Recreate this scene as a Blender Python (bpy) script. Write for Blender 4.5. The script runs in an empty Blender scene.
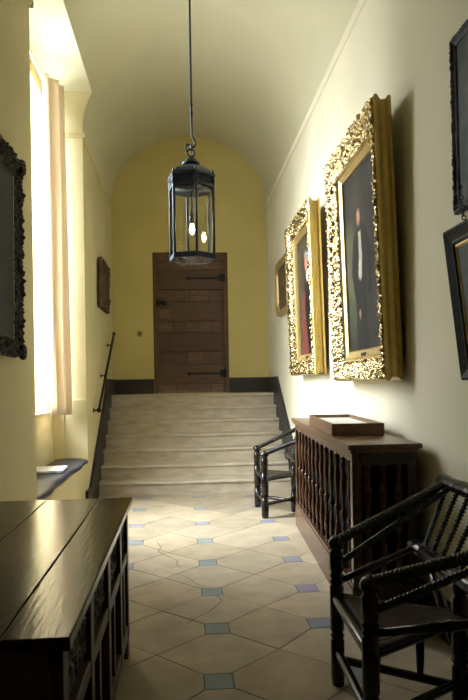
import bpy, bmesh, math, random
from mathutils import Vector, Matrix, noise
PI = math.pi
random.seed(7)
scene = bpy.context.scene
COL = scene.collection

# ------------------------------------------------------------------ camera, world, lights, exposure
H = 1.35
cam_d = bpy.data.cameras.new('camera')
cam = bpy.data.objects.new('camera', cam_d); COL.objects.link(cam)
cam_d.sensor_fit = 'VERTICAL'; cam_d.sensor_height = 36.0
cam_d.lens = 640.0 / 700.0 * 36.0
cam_d.shift_y = 32.0 / 700.0
cam_d.clip_start = 0.02
cam.location = (0, 0, H)
yaw = math.atan(51 / 640.0)
cam.rotation_euler = (Matrix.Rotation(-yaw, 3, 'Z') @ Matrix.Rotation(PI / 2, 3, 'X') @ Matrix.Rotation(-0.016, 3, 'Z')).to_euler()
scene.camera = cam

w = bpy.data.worlds.new('overcast_sky'); scene.world = w; w.use_nodes = True
bgn = w.node_tree.nodes['Background']
bgn.inputs[0].default_value = (0.87, 0.92, 1.0, 1)
# overcast sky that is brightest around the cloud-veiled sun
wn, wl = w.node_tree.nodes, w.node_tree.links
wtc = wn.new('ShaderNodeTexCoord'); wdp = wn.new('ShaderNodeVectorMath'); wdp.operation = 'DOT_PRODUCT'
wdp.inputs[1].default_value = Vector((-.62, -.06, .75)).normalized()
wl.new(wtc.outputs['Generated'], wdp.inputs[0])
wmx = wn.new('ShaderNodeMath'); wmx.operation = 'MAXIMUM'; wmx.inputs[1].default_value = 0.0; wl.new(wdp.outputs['Value'], wmx.inputs[0])
wpw = wn.new('ShaderNodeMath'); wpw.operation = 'POWER'; wpw.inputs[1].default_value = 5.0; wl.new(wmx.outputs[0], wpw.inputs[0])
wma = wn.new('ShaderNodeMath'); wma.operation = 'MULTIPLY_ADD'; wma.inputs[1].default_value = 100.0; wma.inputs[2].default_value = 11.5
wl.new(wpw.outputs[0], wma.inputs[0]); wl.new(wma.outputs[0], bgn.inputs[1])

pl = bpy.data.lights.new('window_portal', 'AREA'); pl.shape = 'RECTANGLE'; pl.size = 2.6; pl.size_y = 3.9
pl.cycles.is_portal = True
plo = bpy.data.objects.new('window_portal', pl); COL.objects.link(plo)
plo.location = (-1.62, 5.92, 2.8); plo.rotation_euler = (PI / 2, 0, -PI / 2)

scene.view_settings.view_transform = 'Standard'
scene.view_settings.look = 'None'
scene.view_settings.exposure = 0.15
scene.view_settings.gamma = 1.0

# ------------------------------------------------------------------ materials
def new_mat(name):
    m = bpy.data.materials.new(name); m.use_nodes = True
    nt = m.node_tree
    return m, nt, nt.nodes['Principled BSDF']
def mat(name, c1, c2=None, rough=.6, metal=0., scale=6., stretch=(1, 1, 1), bump=0., bscale=None, detail=6, spec=.5, rvar=0., coat=0.):
    m, nt, b = new_mat(name)
    N = nt.nodes; L = nt.links
    tc = N.new('ShaderNodeTexCoord'); mp = N.new('ShaderNodeMapping'); mp.inputs['Scale'].default_value = stretch
    L.new(tc.outputs['Object'], mp.inputs[0])
    nz = N.new('ShaderNodeTexNoise'); nz.inputs['Scale'].default_value = scale; nz.inputs['Detail'].default_value = detail
    L.new(mp.outputs[0], nz.inputs[0])
    cr = N.new('ShaderNodeValToRGB')
    cr.color_ramp.elements[0].position = .3; cr.color_ramp.elements[1].position = .7
    cr.color_ramp.elements[0].color = (*c1, 1); cr.color_ramp.elements[1].color = (*(c2 or c1), 1)
    L.new(nz.outputs['Fac'], cr.inputs[0]); L.new(cr.outputs[0], b.inputs['Base Color'])
    b.inputs['Roughness'].default_value = rough; b.inputs['Metallic'].default_value = metal
    b.inputs['Specular IOR Level'].default_value = spec
    b.inputs['Coat Weight'].default_value = coat; b.inputs['Coat Roughness'].default_value = .12
    if rvar:
        mr = N.new('ShaderNodeMapRange'); mr.inputs['To Min'].default_value = rough - rvar; mr.inputs['To Max'].default_value = rough + rvar
        L.new(nz.outputs['Fac'], mr.inputs[0]); L.new(mr.outputs[0], b.inputs['Roughness'])
    if bump:
        n2 = N.new('ShaderNodeTexNoise'); n2.inputs['Scale'].default_value = bscale or scale * 4; n2.inputs['Detail'].default_value = 4
        L.new(mp.outputs[0], n2.inputs[0])
        bp = N.new('ShaderNodeBump'); bp.inputs['Strength'].default_value = bump; bp.inputs['Distance'].default_value = .01
        L.new(n2.outputs['Fac'], bp.inputs['Height']); L.new(bp.outputs[0], b.inputs['Normal'])
    return m
def mat_attr(name, rough=.6, mul=None, scale=8., lo=.8, hi=1.15, bump=0., stretch=(1, 1, 1), spec=.5, bscale=30):
    """base colour from the mesh's own colour attribute (intrinsic colours), varied by noise"""
    m, nt, b = new_mat(name); N = nt.nodes; L = nt.links
    at = N.new('ShaderNodeAttribute'); at.attribute_name = 'Col'
    tc = N.new('ShaderNodeTexCoord'); mp = N.new('ShaderNodeMapping'); mp.inputs['Scale'].default_value = stretch
    L.new(tc.outputs['Object'], mp.inputs[0])
    nz = N.new('ShaderNodeTexNoise'); nz.inputs['Scale'].default_value = scale; nz.inputs['Detail'].default_value = 8
    L.new(mp.outputs[0], nz.inputs[0])
    mr = N.new('ShaderNodeMapRange'); mr.inputs['From Min'].default_value = .3; mr.inputs['From Max'].default_value = .7
    mr.inputs['To Min'].default_value = lo; mr.inputs['To Max'].default_value = hi
    L.new(nz.outputs['Fac'], mr.inputs[0])
    vm = N.new('ShaderNodeVectorMath'); vm.operation = 'SCALE'
    L.new(at.outputs['Color'], vm.inputs[0]); L.new(mr.outputs[0], vm.inputs['Scale'])
    L.new(vm.outputs[0], b.inputs['Base Color'])
    b.inputs['Roughness'].default_value = rough; b.inputs['Specular IOR Level'].default_value = spec
    if bump:
        n2 = N.new('ShaderNodeTexNoise'); n2.inputs['Scale'].default_value = bscale; n2.inputs['Detail'].default_value = 4
        L.new(mp.outputs[0], n2.inputs[0])
        bp = N.new('ShaderNodeBump'); bp.inputs['Strength'].default_value = bump; bp.inputs['Distance'].default_value = .01
        L.new(n2.outputs['Fac'], bp.inputs['Height']); L.new(bp.outputs[0], b.inputs['Normal'])
    return m

M = {}
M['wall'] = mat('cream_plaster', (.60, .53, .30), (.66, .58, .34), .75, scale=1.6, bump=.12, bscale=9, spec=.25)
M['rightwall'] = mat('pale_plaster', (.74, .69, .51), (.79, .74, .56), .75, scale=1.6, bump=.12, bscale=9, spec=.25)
M['backwall'] = mat('warm_yellow_plaster', (.60, .50, .20), (.66, .55, .23), .75, scale=1.6, bump=.12, bscale=9, spec=.2)
M['ceil'] = mat('ceiling_plaster', (.58, .55, .38), (.62, .59, .41), .8, scale=1.5, bump=.1, bscale=6, spec=.2)
M['stone'] = mat('worn_sandstone', (.38, .32, .23), (.54, .47, .36), .62, scale=5, stretch=(1, 2, 3), bump=.25, bscale=18, rvar=.08)
M['grout'] = mat('dark_mortar', (.10, .08, .05), (.15, .12, .08), .9)
M['slab'] = mat_attr('floor_slabs', .42, lo=.78, hi=1.12, scale=5, bump=.16, bscale=14, spec=.45)
M['skirt'] = mat('dark_skirting_paint', (.022, .017, .018), (.035, .027, .028), .45, scale=4)
M['oak'] = mat_attr('old_oak_boards', .55, lo=.6, hi=1.25, scale=7, stretch=(1, 4, 9), bump=.25, bscale=30)
M['iron'] = mat('black_iron', (.012, .012, .012), (.02, .02, .02), .45, metal=.6, scale=20)
M['lead'] = mat('blue_grey_lantern_metal', (.035, .045, .065), (.06, .075, .10), .38, metal=.75, scale=25, bump=.1)
M['chest_top'] = mat_attr('polished_chest_oak', .2, lo=.45, hi=1.5, scale=5, stretch=(7, 1, 4), bump=.07, bscale=9, spec=.2)
M['darkwood'] = mat('dark_oak', (.016, .009, .006), (.04, .022, .014), .38, scale=9, stretch=(4, 1, 4), bump=.2, bscale=30)
M['chairwood'] = mat('black_oak', (.005, .004, .003), (.013, .008, .006), .24, scale=12, bump=.15, bscale=40)
M['cabwood'] = mat('red_brown_oak', (.045, .019, .010), (.10, .044, .023), .22, scale=8, stretch=(3, 1, 3), bump=.15, bscale=30)
M['cabtop'] = mat('worn_cabinet_top', (.09, .045, .025), (.17, .09, .05), .33, scale=6, stretch=(6, 1, 3), bump=.15, bscale=20)
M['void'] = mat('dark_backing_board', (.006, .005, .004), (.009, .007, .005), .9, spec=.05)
M['traywood'] = mat('brown_tray_wood', (.10, .05, .022), (.19, .10, .05), .45, scale=7, stretch=(2, 2, 7), bump=.1)
M['lining'] = mat('pale_tray_lining', (.62, .60, .52), (.7, .68, .6), .8)
M['gold'] = mat('bright_gilding', (.42, .31, .14), (.60, .47, .25), .24, metal=1., scale=30, bump=.3, bscale=60, rvar=.1)
M['goldsoft'] = mat('dull_gilding', (.50, .35, .09), (.62, .45, .14), .40, metal=.4, scale=12, bump=.15, bscale=50)
M['goldslip'] = mat('smooth_gilt_slip', (.52, .38, .15), (.6, .45, .2), .35, metal=.7, scale=8)
M['blackframe'] = mat('blackened_gilt', (.010, .008, .006), (.028, .021, .013), .5, metal=.1, spec=.2, scale=25, bump=.3, bscale=60)
M['brownframe'] = mat('brown_carved_frame', (.045, .022, .010), (.11, .055, .028), .45, scale=15, bump=.2)
M['paint'] = mat_attr('oil_painting', .5, lo=.75, hi=1.25, scale=14, bump=.08, bscale=80, spec=.18)
M['cushion'] = mat('blue_black_cushion_leather', (.020, .022, .040), (.032, .035, .06), .38, scale=8, bump=.15, bscale=12)
M['white'] = mat('white_paint', (.75, .74, .68), (.8, .79, .73), .5)
M['paper'] = mat('white_paper', (.78, .80, .84), (.82, .84, .88), .6)
M['winframe'] = mat('pale_window_wood', (.62, .47, .26), (.70, .55, .32), .5, scale=10, stretch=(1, 1, 6))
M['brass'] = mat('brass_plate', (.35, .25, .10), (.42, .31, .14), .4, metal=.8)
M['plaque'] = mat('gilt_title_plaque', (.72, .52, .20), (.78, .60, .28), .35, metal=.6)

def glass_mat(name, tint, fac=.08):
    m = bpy.data.materials.new(name); m.use_nodes = True; nt = m.node_tree; N = nt.nodes; L = nt.links
    N.remove(N['Principled BSDF'])
    t = N.new('ShaderNodeBsdfTransparent'); t.inputs[0].default_value = (*tint, 1)
    g = N.new('ShaderNodeBsdfGlossy'); g.inputs['Roughness'].default_value = .01
    lw = N.new('ShaderNodeLayerWeight'); pw = N.new('ShaderNodeMath'); pw.operation = 'POWER'; pw.inputs[1].default_value = 4.0
    L.new(lw.outputs['Facing'], pw.inputs[0])
    ad = N.new('ShaderNodeMath'); ad.operation = 'MULTIPLY_ADD'; ad.inputs[1].default_value = .6; ad.inputs[2].default_value = .03 + fac; ad.use_clamp = True
    L.new(pw.outputs[0], ad.inputs[0])
    mx = N.new('ShaderNodeMixShader'); L.new(ad.outputs[0], mx.inputs[0]); L.new(t.outputs[0], mx.inputs[1]); L.new(g.outputs[0], mx.inputs[2])
    L.new(mx.outputs[0], N['Material Output'].inputs[0])
    return m
M['winglass'] = glass_mat('window_glass', (.96, .98, .97), 0.)
M['lampglass'] = glass_mat('lantern_glass', (.985, .99, .98), .02)
def curtain_mat():
    m, nt, b = new_mat('cream_curtain_cloth'); N = nt.nodes; L = nt.links
    b.inputs['Base Color'].default_value = (.70, .56, .37, 1); b.inputs['Roughness'].default_value = .9
    tr = N.new('ShaderNodeBsdfTranslucent'); tr.inputs[0].default_value = (.80, .74, .63, 1)
    mx = N.new('ShaderNodeMixShader'); mx.inputs[0].default_value = .16
    L.new(b.outputs[0], mx.inputs[1]); L.new(tr.outputs[0], mx.inputs[2]); L.new(mx.outputs[0], N['Material Output'].inputs[0])
    return m
M['curtain'] = curtain_mat()
def emit_mat(name, c, s):
    m, nt, b = new_mat(name); b.inputs['Emission Color'].default_value = (*c, 1); b.inputs['Emission Strength'].default_value = s
    b.inputs['Base Color'].default_value = (*c, 1); return m
M['bulb'] = emit_mat('lit_bulb', (1, .72, .36), 60.)

# ------------------------------------------------------------------ mesh helpers
def obj(name, bm, m, parent=None, smooth=False, bevel=0., seg=2):
    me = bpy.data.meshes.new(name)
    bmesh.ops.recalc_face_normals(bm, faces=bm.faces)
    bm.to_mesh(me); bm.free()
    if smooth:
        for p in me.polygons: p.use_smooth = True
    me.materials.append(m)
    o = bpy.data.objects.new(name, me); COL.objects.link(o)
    if parent: o.parent = parent
    if bevel:
        md = o.modifiers.new('bevel', 'BEVEL'); md.width = bevel; md.segments = seg; md.limit_method = 'ANGLE'; md.angle_limit = .6
    return o
def thing(name, label, cat, loc=(0, 0, 0), rot=(0, 0, 0), group=None):
    o = bpy.data.objects.new(name, None); COL.objects.link(o); o.empty_display_size = .1
    o.location = loc; o.rotation_euler = rot; o['label'] = label; o['category'] = cat
    if group: o['group'] = group
    return o
def tag(o, label, cat, group=None):
    o['label'] = label; o['category'] = cat
    if group: o['group'] = group
    return o
def struct(name, bm, m, parent=None, **k):
    o = obj(name, bm, m, parent, **k)
    if not parent: o['kind'] = 'structure'
    return o
def box(bm, x0, x1, y0, y1, z0, z1, f=None):
    c = [(x0, y0, z0), (x1, y0, z0), (x1, y1, z0), (x0, y1, z0), (x0, y0, z1), (x1, y0, z1), (x1, y1, z1), (x0, y1, z1)]
    if f: c = [f(*p) for p in c]
    v = [bm.verts.new(p) for p in c]
    fs = [bm.faces.new([v[i] for i in q]) for q in ((0, 3, 2, 1), (4, 5, 6, 7), (0, 1, 5, 4), (1, 2, 6, 5), (2, 3, 7, 6), (3, 0, 4, 7))]
    return v, fs
def prism(bm, pts, axis, a, b):
    """pts: 2D polygon; axis 'y': pts=(x,z); 'x': pts=(y,z); 'z': pts=(x,y)"""
    def mk(p, t): return {'y': (p[0], t, p[1]), 'x': (t, p[0], p[1]), 'z': (p[0], p[1], t)}[axis]
    A = [bm.verts.new(mk(p, a)) for p in pts]; B = [bm.verts.new(mk(p, b)) for p in pts]
    n = len(pts)
    fs = [bm.faces.new(A), bm.faces.new(list(reversed(B)))]
    for i in range(n): fs.append(bm.faces.new((A[i], B[i], B[(i + 1) % n], A[(i + 1) % n])))
    return fs
def lathe(bm, prof, p0=(0, 0, 0), p1=(0, 0, 1), seg=14, absolute=False):
    """prof: list of (t, r); t in 0..1 along p0->p1 (or metres if absolute)"""
    p0 = Vector(p0); p1 = Vector(p1); d = p1 - p0; Ln = d.length; d.normalize()
    a = Vector((0, 0, 1)) if abs(d.z) < .9 else Vector((1, 0, 0))
    u = d.cross(a).normalized(); v = d.cross(u)
    rings = []
    for t, r in prof:
        c = p0 + d * (t if absolute else t * Ln)
        rings.append([bm.verts.new(c + (u * math.cos(2 * PI * k / seg) + v * math.sin(2 * PI * k / seg)) * max(r, 1e-4)) for k in range(seg)])
    for i in range(len(rings) - 1):
        for k in range(seg):
            bm.faces.new((rings[i][k], rings[i][(k + 1) % seg], rings[i + 1][(k + 1) % seg], rings[i + 1][k]))
    bm.faces.new(rings[0]); bm.faces.new(list(reversed(rings[-1])))
def rod(bm, p0, p1, r, seg=10): lathe(bm, [(0, r), (1, r)], p0, p1, seg)
def path_tube(bm, pts, r, seg=8):
    pts = [Vector(p) for p in pts]; rings = []
    for i, p in enumerate(pts):
        d = (pts[min(i + 1, len(pts) - 1)] - pts[max(i - 1, 0)]).normalized()
        a = Vector((0, 1, 0)) if abs(d.y) < .9 else Vector((1, 0, 0))
        u = d.cross(a).normalized(); v = d.cross(u)
        rings.append([bm.verts.new(p + (u * math.cos(2 * PI * k / seg) + v * math.sin(2 * PI * k / seg)) * r) for k in range(seg)])
    for i in range(len(rings) - 1):
        for k in range(seg):
            bm.faces.new((rings[i][k], rings[i][(k + 1) % seg], rings[i + 1][(k + 1) % seg], rings[i + 1][k]))
    bm.faces.new(rings[0]); bm.faces.new(list(reversed(rings[-1])))
def torus(bm, c, R_, r, axis='y', n=20, m=8, sx=1., sz=1.):
    c = Vector(c); rings = []
    for i in range(n):
        a = 2 * PI * i / n
        if axis == 'y': e = Vector((math.cos(a) * sx, 0, math.sin(a) * sz)); o2 = Vector((0, 1, 0))
        elif axis == 'x': e = Vector((0, math.cos(a) * sx, math.sin(a) * sz)); o2 = Vector((1, 0, 0))
        else: e = Vector((math.cos(a) * sx, math.sin(a) * sz, 0)); o2 = Vector((0, 0, 1))
        rings.append([bm.verts.new(c + e * R_ + (e.normalized() * math.cos(2 * PI * k / m) + o2 * math.sin(2 * PI * k / m)) * r) for k in range(m)])
    for i in range(n):
        for k in range(m):
            bm.faces.new((rings[i][k], rings[(i + 1) % n][k], rings[(i + 1) % n][(k + 1) % m], rings[i][(k + 1) % m]))
def colour_faces(bm, faces, c, lay=None):
    lay = bm.loops.layers.float_color.get('Col') or bm.loops.layers.float_color.new('Col')
    for f in faces:
        for l in f.loops: l[lay] = (*c, 1)

# ------------------------------------------------------------------ dimensions
XL, XR = -1.06, 1.35
YB = 10.0                      # back wall
Y0, Y1 = 4.70, 7.15            # window recess
XW = -1.42                     # window plane
ZS = 4.117                     # springing line
ZSOF = 4.57                    # recess soffit
XC, RA, RZ = .145, 1.205, 1.08
RISE = .1695; TREAD = .25; YS = 7.75
ZL = RISE * 7                  # landing level
YN = -3.0                      # wall behind the camera
def arc(a): return (XC + RA * math.cos(a), ZS + RZ * math.sin(a))
A_SOF = PI - math.asin((ZSOF - ZS) / RZ)

# ------------------------------------------------------------------ setting: walls, vault, floor
bm = bmesh.new()
haunch = [arc(PI - (PI - A_SOF) * k / 6) for k in range(7)]     # springing -> soffit height
prof = [(-1.75, -.05), (XL, -.05), (XL, ZS)] + [(x - .008, z) for x, z in haunch[1:]] + [(-1.75, ZSOF)]
prism(bm, prof, 'y', YN - .2, Y0)
prism(bm, prof, 'y', Y1, YB + .25)
# wall under the window, with its ledge, and the built-in seat below
prism(bm, [(-1.75, -.05), (XW, -.05), (XW, 1.08), (-1.75, 1.08)], 'y', Y0, Y1)
struct('wall_left', bm, M['wall'])
bm = bmesh.new(); box(bm, XW, XL, Y0, Y1, -.05, .49)
struct('wall_window_seat', bm, M['wall'], bevel=.006)
bm = bmesh.new(); box(bm, XW, -1.30, Y1 - .035, Y1, .50, 1.19); box(bm, -1.30, XL + .01, Y1 - .022, Y1, .50, 1.185)
struct('trim_1', bm, M['wall'], bevel=.004)
bm = bmesh.new(); box(bm, XR, XR + .4, YN - .2, YB + .25, -.05, ZS + .2)
struct('wall_right', bm, M['rightwall'])
DX0, DX1, DZ1 = -.445, .725, 3.385
bm = bmesh.new()
box(bm, XL - .1, DX0, YB, YB + .25, -.05, 5.5); box(bm, DX1, XR + .1, YB, YB + .25, -.05, 5.5); box(bm, DX0, DX1, YB, YB + .25, DZ1, 5.5)
box(bm, DX0, DX1, YB + .12, YB + .25, -.05, DZ1)
struct('wall_back', bm, M['backwall'])
bm = bmesh.new(); box(bm, XL - .1, XR + .1, YN - .25, YN, -.05, 5.5)
struct('wall_near', bm, M['wall'])
# barrel vault: full arcs either side of the window recess, cut arc over it, flat soffit in the recess
bm = bmesh.new()
def vault(y0, y1, a0, a1, n=90):
    inner = [arc(a0 + (a1 - a0) * k / n) for k in range(n + 1)]
    outer = [(XC + (x - XC) * 1.12, ZS + (z - ZS) * 1.12 + .02) for x, z in inner]
    prism(bm, inner + outer[::-1], 'y', y0, y1)
vault(YN - .2, Y0 - .004, 0, PI); vault(Y1 + .004, YB + .2, 0, PI); vault(Y0 - .004, Y1 + .004, 0, A_SOF)
ceil_o = struct('ceiling', bm, M['ceil'])
for p_ in ceil_o.data.polygons: p_.use_smooth = abs(p_.normal.y) < .5
ceil_o.data.set_sharp_from_angle(angle=.5)
bm = bmesh.new(); box(bm, -1.75, arc(A_SOF)[0], Y0 - .01, Y1 + .01, ZSOF, ZSOF + .12)
struct('ceiling_window_soffit', bm, M['ceil'])
# cornice lines at the springing
def cornice(name, segs):
    bm = bmesh.new()
    for s in segs: s(bm)
    struct(name, bm, M['rightwall' if name == 'trim_2' else 'wall'], bevel=.004)
crn = [(0, -.055), (.012, -.05), (.016, -.03), (.028, -.012), (.030, 0), (0, 0)]
cornice('trim_2', [lambda b: prism(b, [(XR - x, ZS + z) for x, z in crn], 'y', YN, YB)])
cornice('trim_3', [lambda b: prism(b, [(XL + x, ZS + z) for x, z in crn], 'y', YN, Y0),
                   lambda b: prism(b, [(XL + x, ZS + z) for x, z in crn], 'y', Y1, YB),
                   lambda b: prism(b, [(Y1 - x, ZS + z) for x, z in crn], 'x', XW, XL + .03),
                   lambda b: prism(b, [(Y0 + x, ZS + z) for x, z in crn], 'x', XW, XL + .03)])

# floor: diagonal stone slabs with small slate squares at every other crossing
colx = {-3: lambda y: -1.72, -2: lambda y: -1.09, -1: lambda y: -.455, 0: lambda y: .165, 1: lambda y: .80, 2: lambda y: 1.43, 3: lambda y: 2.05}
rowy = {-2: 1.58, -1: 2.235, 0: 2.89, 1: 3.507, 2: 4.13, 3: 4.79, 4: 5.467, 5: 6.13, 6: 6.88, 7: 7.56, 8: 8.23}
for j in range(-9, -2): rowy[j] = 2.89 + .655 * j
jit = {(0, 0): -.025, (1, 1): -.06, (1, 2): -.017, (1, 3): .005, (1, 4): .017, (-1, 4): .03, (-1, 6): -.025}
def A(i, j):
    return Vector((colx[i](0) + jit.get((i, j), 0), rowy[j] + (.015 * math.sin(i * 5 + j * 3)), 0))
def Bn(i, j):     # crossing at (i+.5, j+.5)
    return (A(i, j) + A(i + 1, j) + A(i, j + 1) + A(i + 1, j + 1)) / 4
bm = bmesh.new(); hs = .066
def inset_poly(pts, g):
    c = sum(pts, Vector()) / len(pts); n = len(pts); out = []
    for k in range(n):
        p, a, b = pts[k], pts[k - 1], pts[(k + 1) % n]
        d1 = (p - a).normalized(); d2 = (b - p).normalized()
        n1 = Vector((-d1.y, d1.x, 0)); n2 = Vector((-d2.y, d2.x, 0))
        if n1.dot(c - p) < 0: n1 = -n1
        if n2.dot(c - p) < 0: n2 = -n2
        out.append(p + (n1 + n2) * g / (1 + n1.dot(n2)))
    return out
def slab(pts, c, g=.0028):
    pts = inset_poly(pts, g); top = random.uniform(-.0008, .0008)
    A_ = [bm.verts.new((p.x, p.y, top)) for p in pts]; B_ = [bm.verts.new((p.x, p.y, -.02)) for p in pts]
    fs = [bm.faces.new(A_)]; n = len(pts)
    for k in range(n): fs.append(bm.faces.new((A_[k], A_[(k + 1) % n], B_[(k + 1) % n], B_[k])))
    colour_faces(bm, fs, c)
def dotc(i, j, sx, sy): return A(i, j) + Vector((sx * hs, sy * (hs + .008), 0))
def stone_col():
    k = random.uniform(.86, 1.12); r = random.uniform(-.02, .02)
    return ((.375 + r) * k, (.305 + r * .5) * k, .21 * k)
for i in range(-2, 3):
    for j in range(-8, 8):
        if (i, j): pass
        slab([dotc(i, j, -1, -1), dotc(i, j, 1, -1), dotc(i, j, 1, 1), dotc(i, j, -1, 1)],
             tuple(v * random.uniform(.85, 1.15) for v in (.21, .235, .275)))
        if i < 2: slab([dotc(i, j, 1, -1), dotc(i, j, 1, 1), Bn(i, j), dotc(i + 1, j, -1, 1), dotc(i + 1, j, -1, -1), Bn(i, j - 1)], stone_col())
        slab([dotc(i, j, 1, 1), dotc(i, j, -1, 1), Bn(i - 1, j), dotc(i, j + 1, -1, -1), dotc(i, j + 1, 1, -1), Bn(i, j)], stone_col())
fl = struct('floor', bm, M['slab'])
bm = bmesh.new(); box(bm, XL - .7, XR + .7, YN - .2, 8.4, -.06, -.006)
struct('mortar', bm, M['grout'], fl)
# two cracked slabs
def crack(pts, wdt=.006):
    bm = bmesh.new(); vs = []
    n = len(pts)
    for k, (x, y) in enumerate(pts):
        a = Vector(pts[max(0, k - 1)]); b = Vector(pts[min(n - 1, k + 1)]); d = (b - a).normalized(); q = Vector((-d.y, d.x)) * wdt / 2
        vs.append((bm.verts.new((x + q.x, y + q.y, .0012)), bm.verts.new((x - q.x, y - q.y, .0012))))
    for k in range(n - 1): bm.faces.new((vs[k][0], vs[k + 1][0], vs[k + 1][1], vs[k][1]))
    struct('crack', bm, M['grout'], fl)
crack([(.19, 4.06), (.22, 3.95), (.17, 3.84), (.13, 3.76), (.06, 3.69), (.0, 3.60)])
crack([(-.24, 5.46), (-.20, 5.30), (-.22, 5.16), (-.12, 4.98), (-.06, 4.86), (-.07, 4.78), (-.04, 4.70)], .007)
crack([(-.17, 4.62), (-.02, 4.50), (.07, 4.30), (.17, 4.13)], .005)

# skirtings: side boards stepping up the stairs, landing boards, plain boards beside the corridor
def rake(name, x0, x1, ystart):
    bm = bmesh.new()
    prism(bm, [(ystart, 0), (YB, 0), (YB, 1.42), (9.02, 1.42), (7.2, .205), (ystart, .205)], 'x', x0, x1)
    struct(name, bm, M['skirt'], bevel=.004)
rake('baseboard_left', XL, XL + .035, 7.15 - .2)
rake('baseboard_right', XR - .035, XR, YN)
bm = bmesh.new(); box(bm, XL, XL + .02, YN, Y1 - .2, 0, .12)
struct('baseboard_left_low', bm, M['skirt'])
bm = bmesh.new(); box(bm, XL + .035, DX0, YB - .03, YB, ZL, 1.415); box(bm, DX1, XR - .035, YB - .03, YB, ZL, 1.42)
struct('baseboard_back', bm, M['skirt'], bevel=.004)

# ------------------------------------------------------------------ stone staircase
st = thing('staircase', 'flight of seven worn stone steps rising to the brown plank door', 'stairs', (0.145, YS, 0))
for k in range(7):
    bm = bmesh.new()
    y0 = YS + TREAD * k; y1 = y0 + TREAD + .02 if k < 6 else YB - .002
    n = 46; ny = 5; z0 = RISE * k - (.0 if k == 0 else .005); z1 = RISE * (k + 1)
    xs = [XL + .036 + (XR - XL - .072) * a / n for a in range(n + 1)]
    # cross-section with rounded nosing
    sec = [(y0 + .022, z0), (y0 + .020, z1 - .05), (y0 + .006, z1 - .040), (y0, z1 - .028), (y0 + .001, z1 - .012), (y0 + .010, z1 - .002), (y0 + .03, z1), (y0 + .12, z1), (y1, z1), (y1, z0)]
    grid = []
    for x in xs:
        row = []
        for q, (y, z) in enumerate(sec):
            wv = .010 * noise.noise((x * 2.2, k * 7.3, 0)) + .006 * noise.noise((x * 9, k * 3.1, 4))
            wear = -.008 * math.exp(-((x - .15) / .5) ** 2)
            yy = y + (wv if 1 <= q <= 6 and k > -1 else 0); zz = z + ((wv * .5 + wear) if 3 <= q <= 6 else 0)
            row.append(bm.verts.new((x - .145, yy - YS, zz)))
        grid.append(row)
    for a in range(n):
        for q in range(len(sec) - 1): bm.faces.new((grid[a][q], grid[a][q + 1], grid[a + 1][q + 1], grid[a + 1][q]))
        bm.faces.new((grid[a][-1], grid[a][0], grid[a + 1][0], grid[a + 1][-1]))
    bm.faces.new(grid[0]); bm.faces.new(grid[-1][::-1])
    obj('step', bm, M['stone'], st, smooth=False)

# ------------------------------------------------------------------ door_1
bm = bmesh.new()
LX0, LX1, LZ1 = -.372, .655, 3.245
fs = []
fs += box(bm, DX0, LX0, YB + .02, YB + .12, ZL, DZ1)[1]; fs += box(bm, LX1, DX1, YB + .02, YB + .12, ZL, DZ1)[1]; fs += box(bm, LX0, LX1, YB + .02, YB + .12, LZ1, DZ1)[1]
colour_faces(bm, fs, (.12, .055, .026))
dr = struct('door_1', bm, M['oak'], bevel=.006)
bm = bmesh.new()
def zz(v): return ZL + (470 - v) / 375. * (LZ1 - ZL)
def xx(v): return LX0 + (v - 78) / 197. * (LX1 - LX0)
box_rows = [((95, 118), [78, 127, 185, 230, 275]), ((118, 175), [78, 275]), ((175, 208), [78, 127, 175, 230, 275]), ((208, 265), [78, 275]), ((265, 297), [78, 122, 160, 200, 238, 275]),
            ((297, 352), [78, 275]), ((352, 388), [78, 124, 165, 215, 275]), ((388, 443), [78, 275]), ((443, 470), [78, 130, 190, 235, 275])]
fs = box(bm, LX0, LX1, YB + .07, YB + .12, ZL, LZ1)[1]; colour_faces(bm, fs, (.02, .01, .006))
for (a, b), cs in box_rows:
    for q in range(len(cs) - 1):
        k = random.uniform(.8, 1.2); full = len(cs) == 2; yy = YB + (.040 if full else .055)
        f = box(bm, xx(cs[q]) + .003, xx(cs[q + 1]) - .003, yy, YB + .075, zz(b) + .004, zz(a) - .004)[1]
        base = (.10, .053, .027) if full else (.115, .063, .034)
        colour_faces(bm, f, tuple(v * k for v in base))
obj('door_leaf', bm, M['oak'], dr, bevel=.003)
for zc in (2.985, 1.49):
    bm = bmesh.new()
    box(bm, .10, .60, YB + .028, YB + .040, zc - .014, zc + .014); lathe(bm, [(0, .03), (1, .03)], (.10, YB + .028, zc), (.10, YB + .04, zc), 12)
    box(bm, .585, .685, YB + .012, YB + .034, zc - .055, zc + .055); rod(bm, (.655, YB + .01, zc - .07), (.655, YB + .01, zc + .07), .014)
    o = obj('strap_hinge', bm, M['iron'], dr, bevel=.002); o['label'] = 'long black iron strap hinge'
bm = bmesh.new()
box(bm, -.40, -.26, YB + .018, YB + .040, 2.575, 2.635); box(bm, -.39, -.35, YB + .0, YB + .03, 2.55, 2.66); torus(bm, (-.28, YB + .01, 2.60), .03, .008)
o = obj('latch', bm, M['iron'], dr, bevel=.002); o['label'] = 'black iron latch'
bm = bmesh.new(); f = box(bm, -.35, -.17, YB + .036, YB + .05, 2.36, 2.50)[1]; colour_faces(bm, f, (.15, .075, .035))
obj('patch_board', bm, M['oak'], dr, bevel=.003)

# light switch on back wall
t = thing('light_switch', 'small square brass light switch plate on the wall left of the door', 'switch', (-.657, YB, 2.117))
bm = bmesh.new(); box(bm, -.042, .042, -.008, 0, -.042, .042); obj('plate', bm, M['brass'], t, bevel=.003)
bm = bmesh.new(); rod(bm, (0, -.008, 0), (0, -.022, 0), .016); obj('toggle', bm, M['iron'], t)

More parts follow.
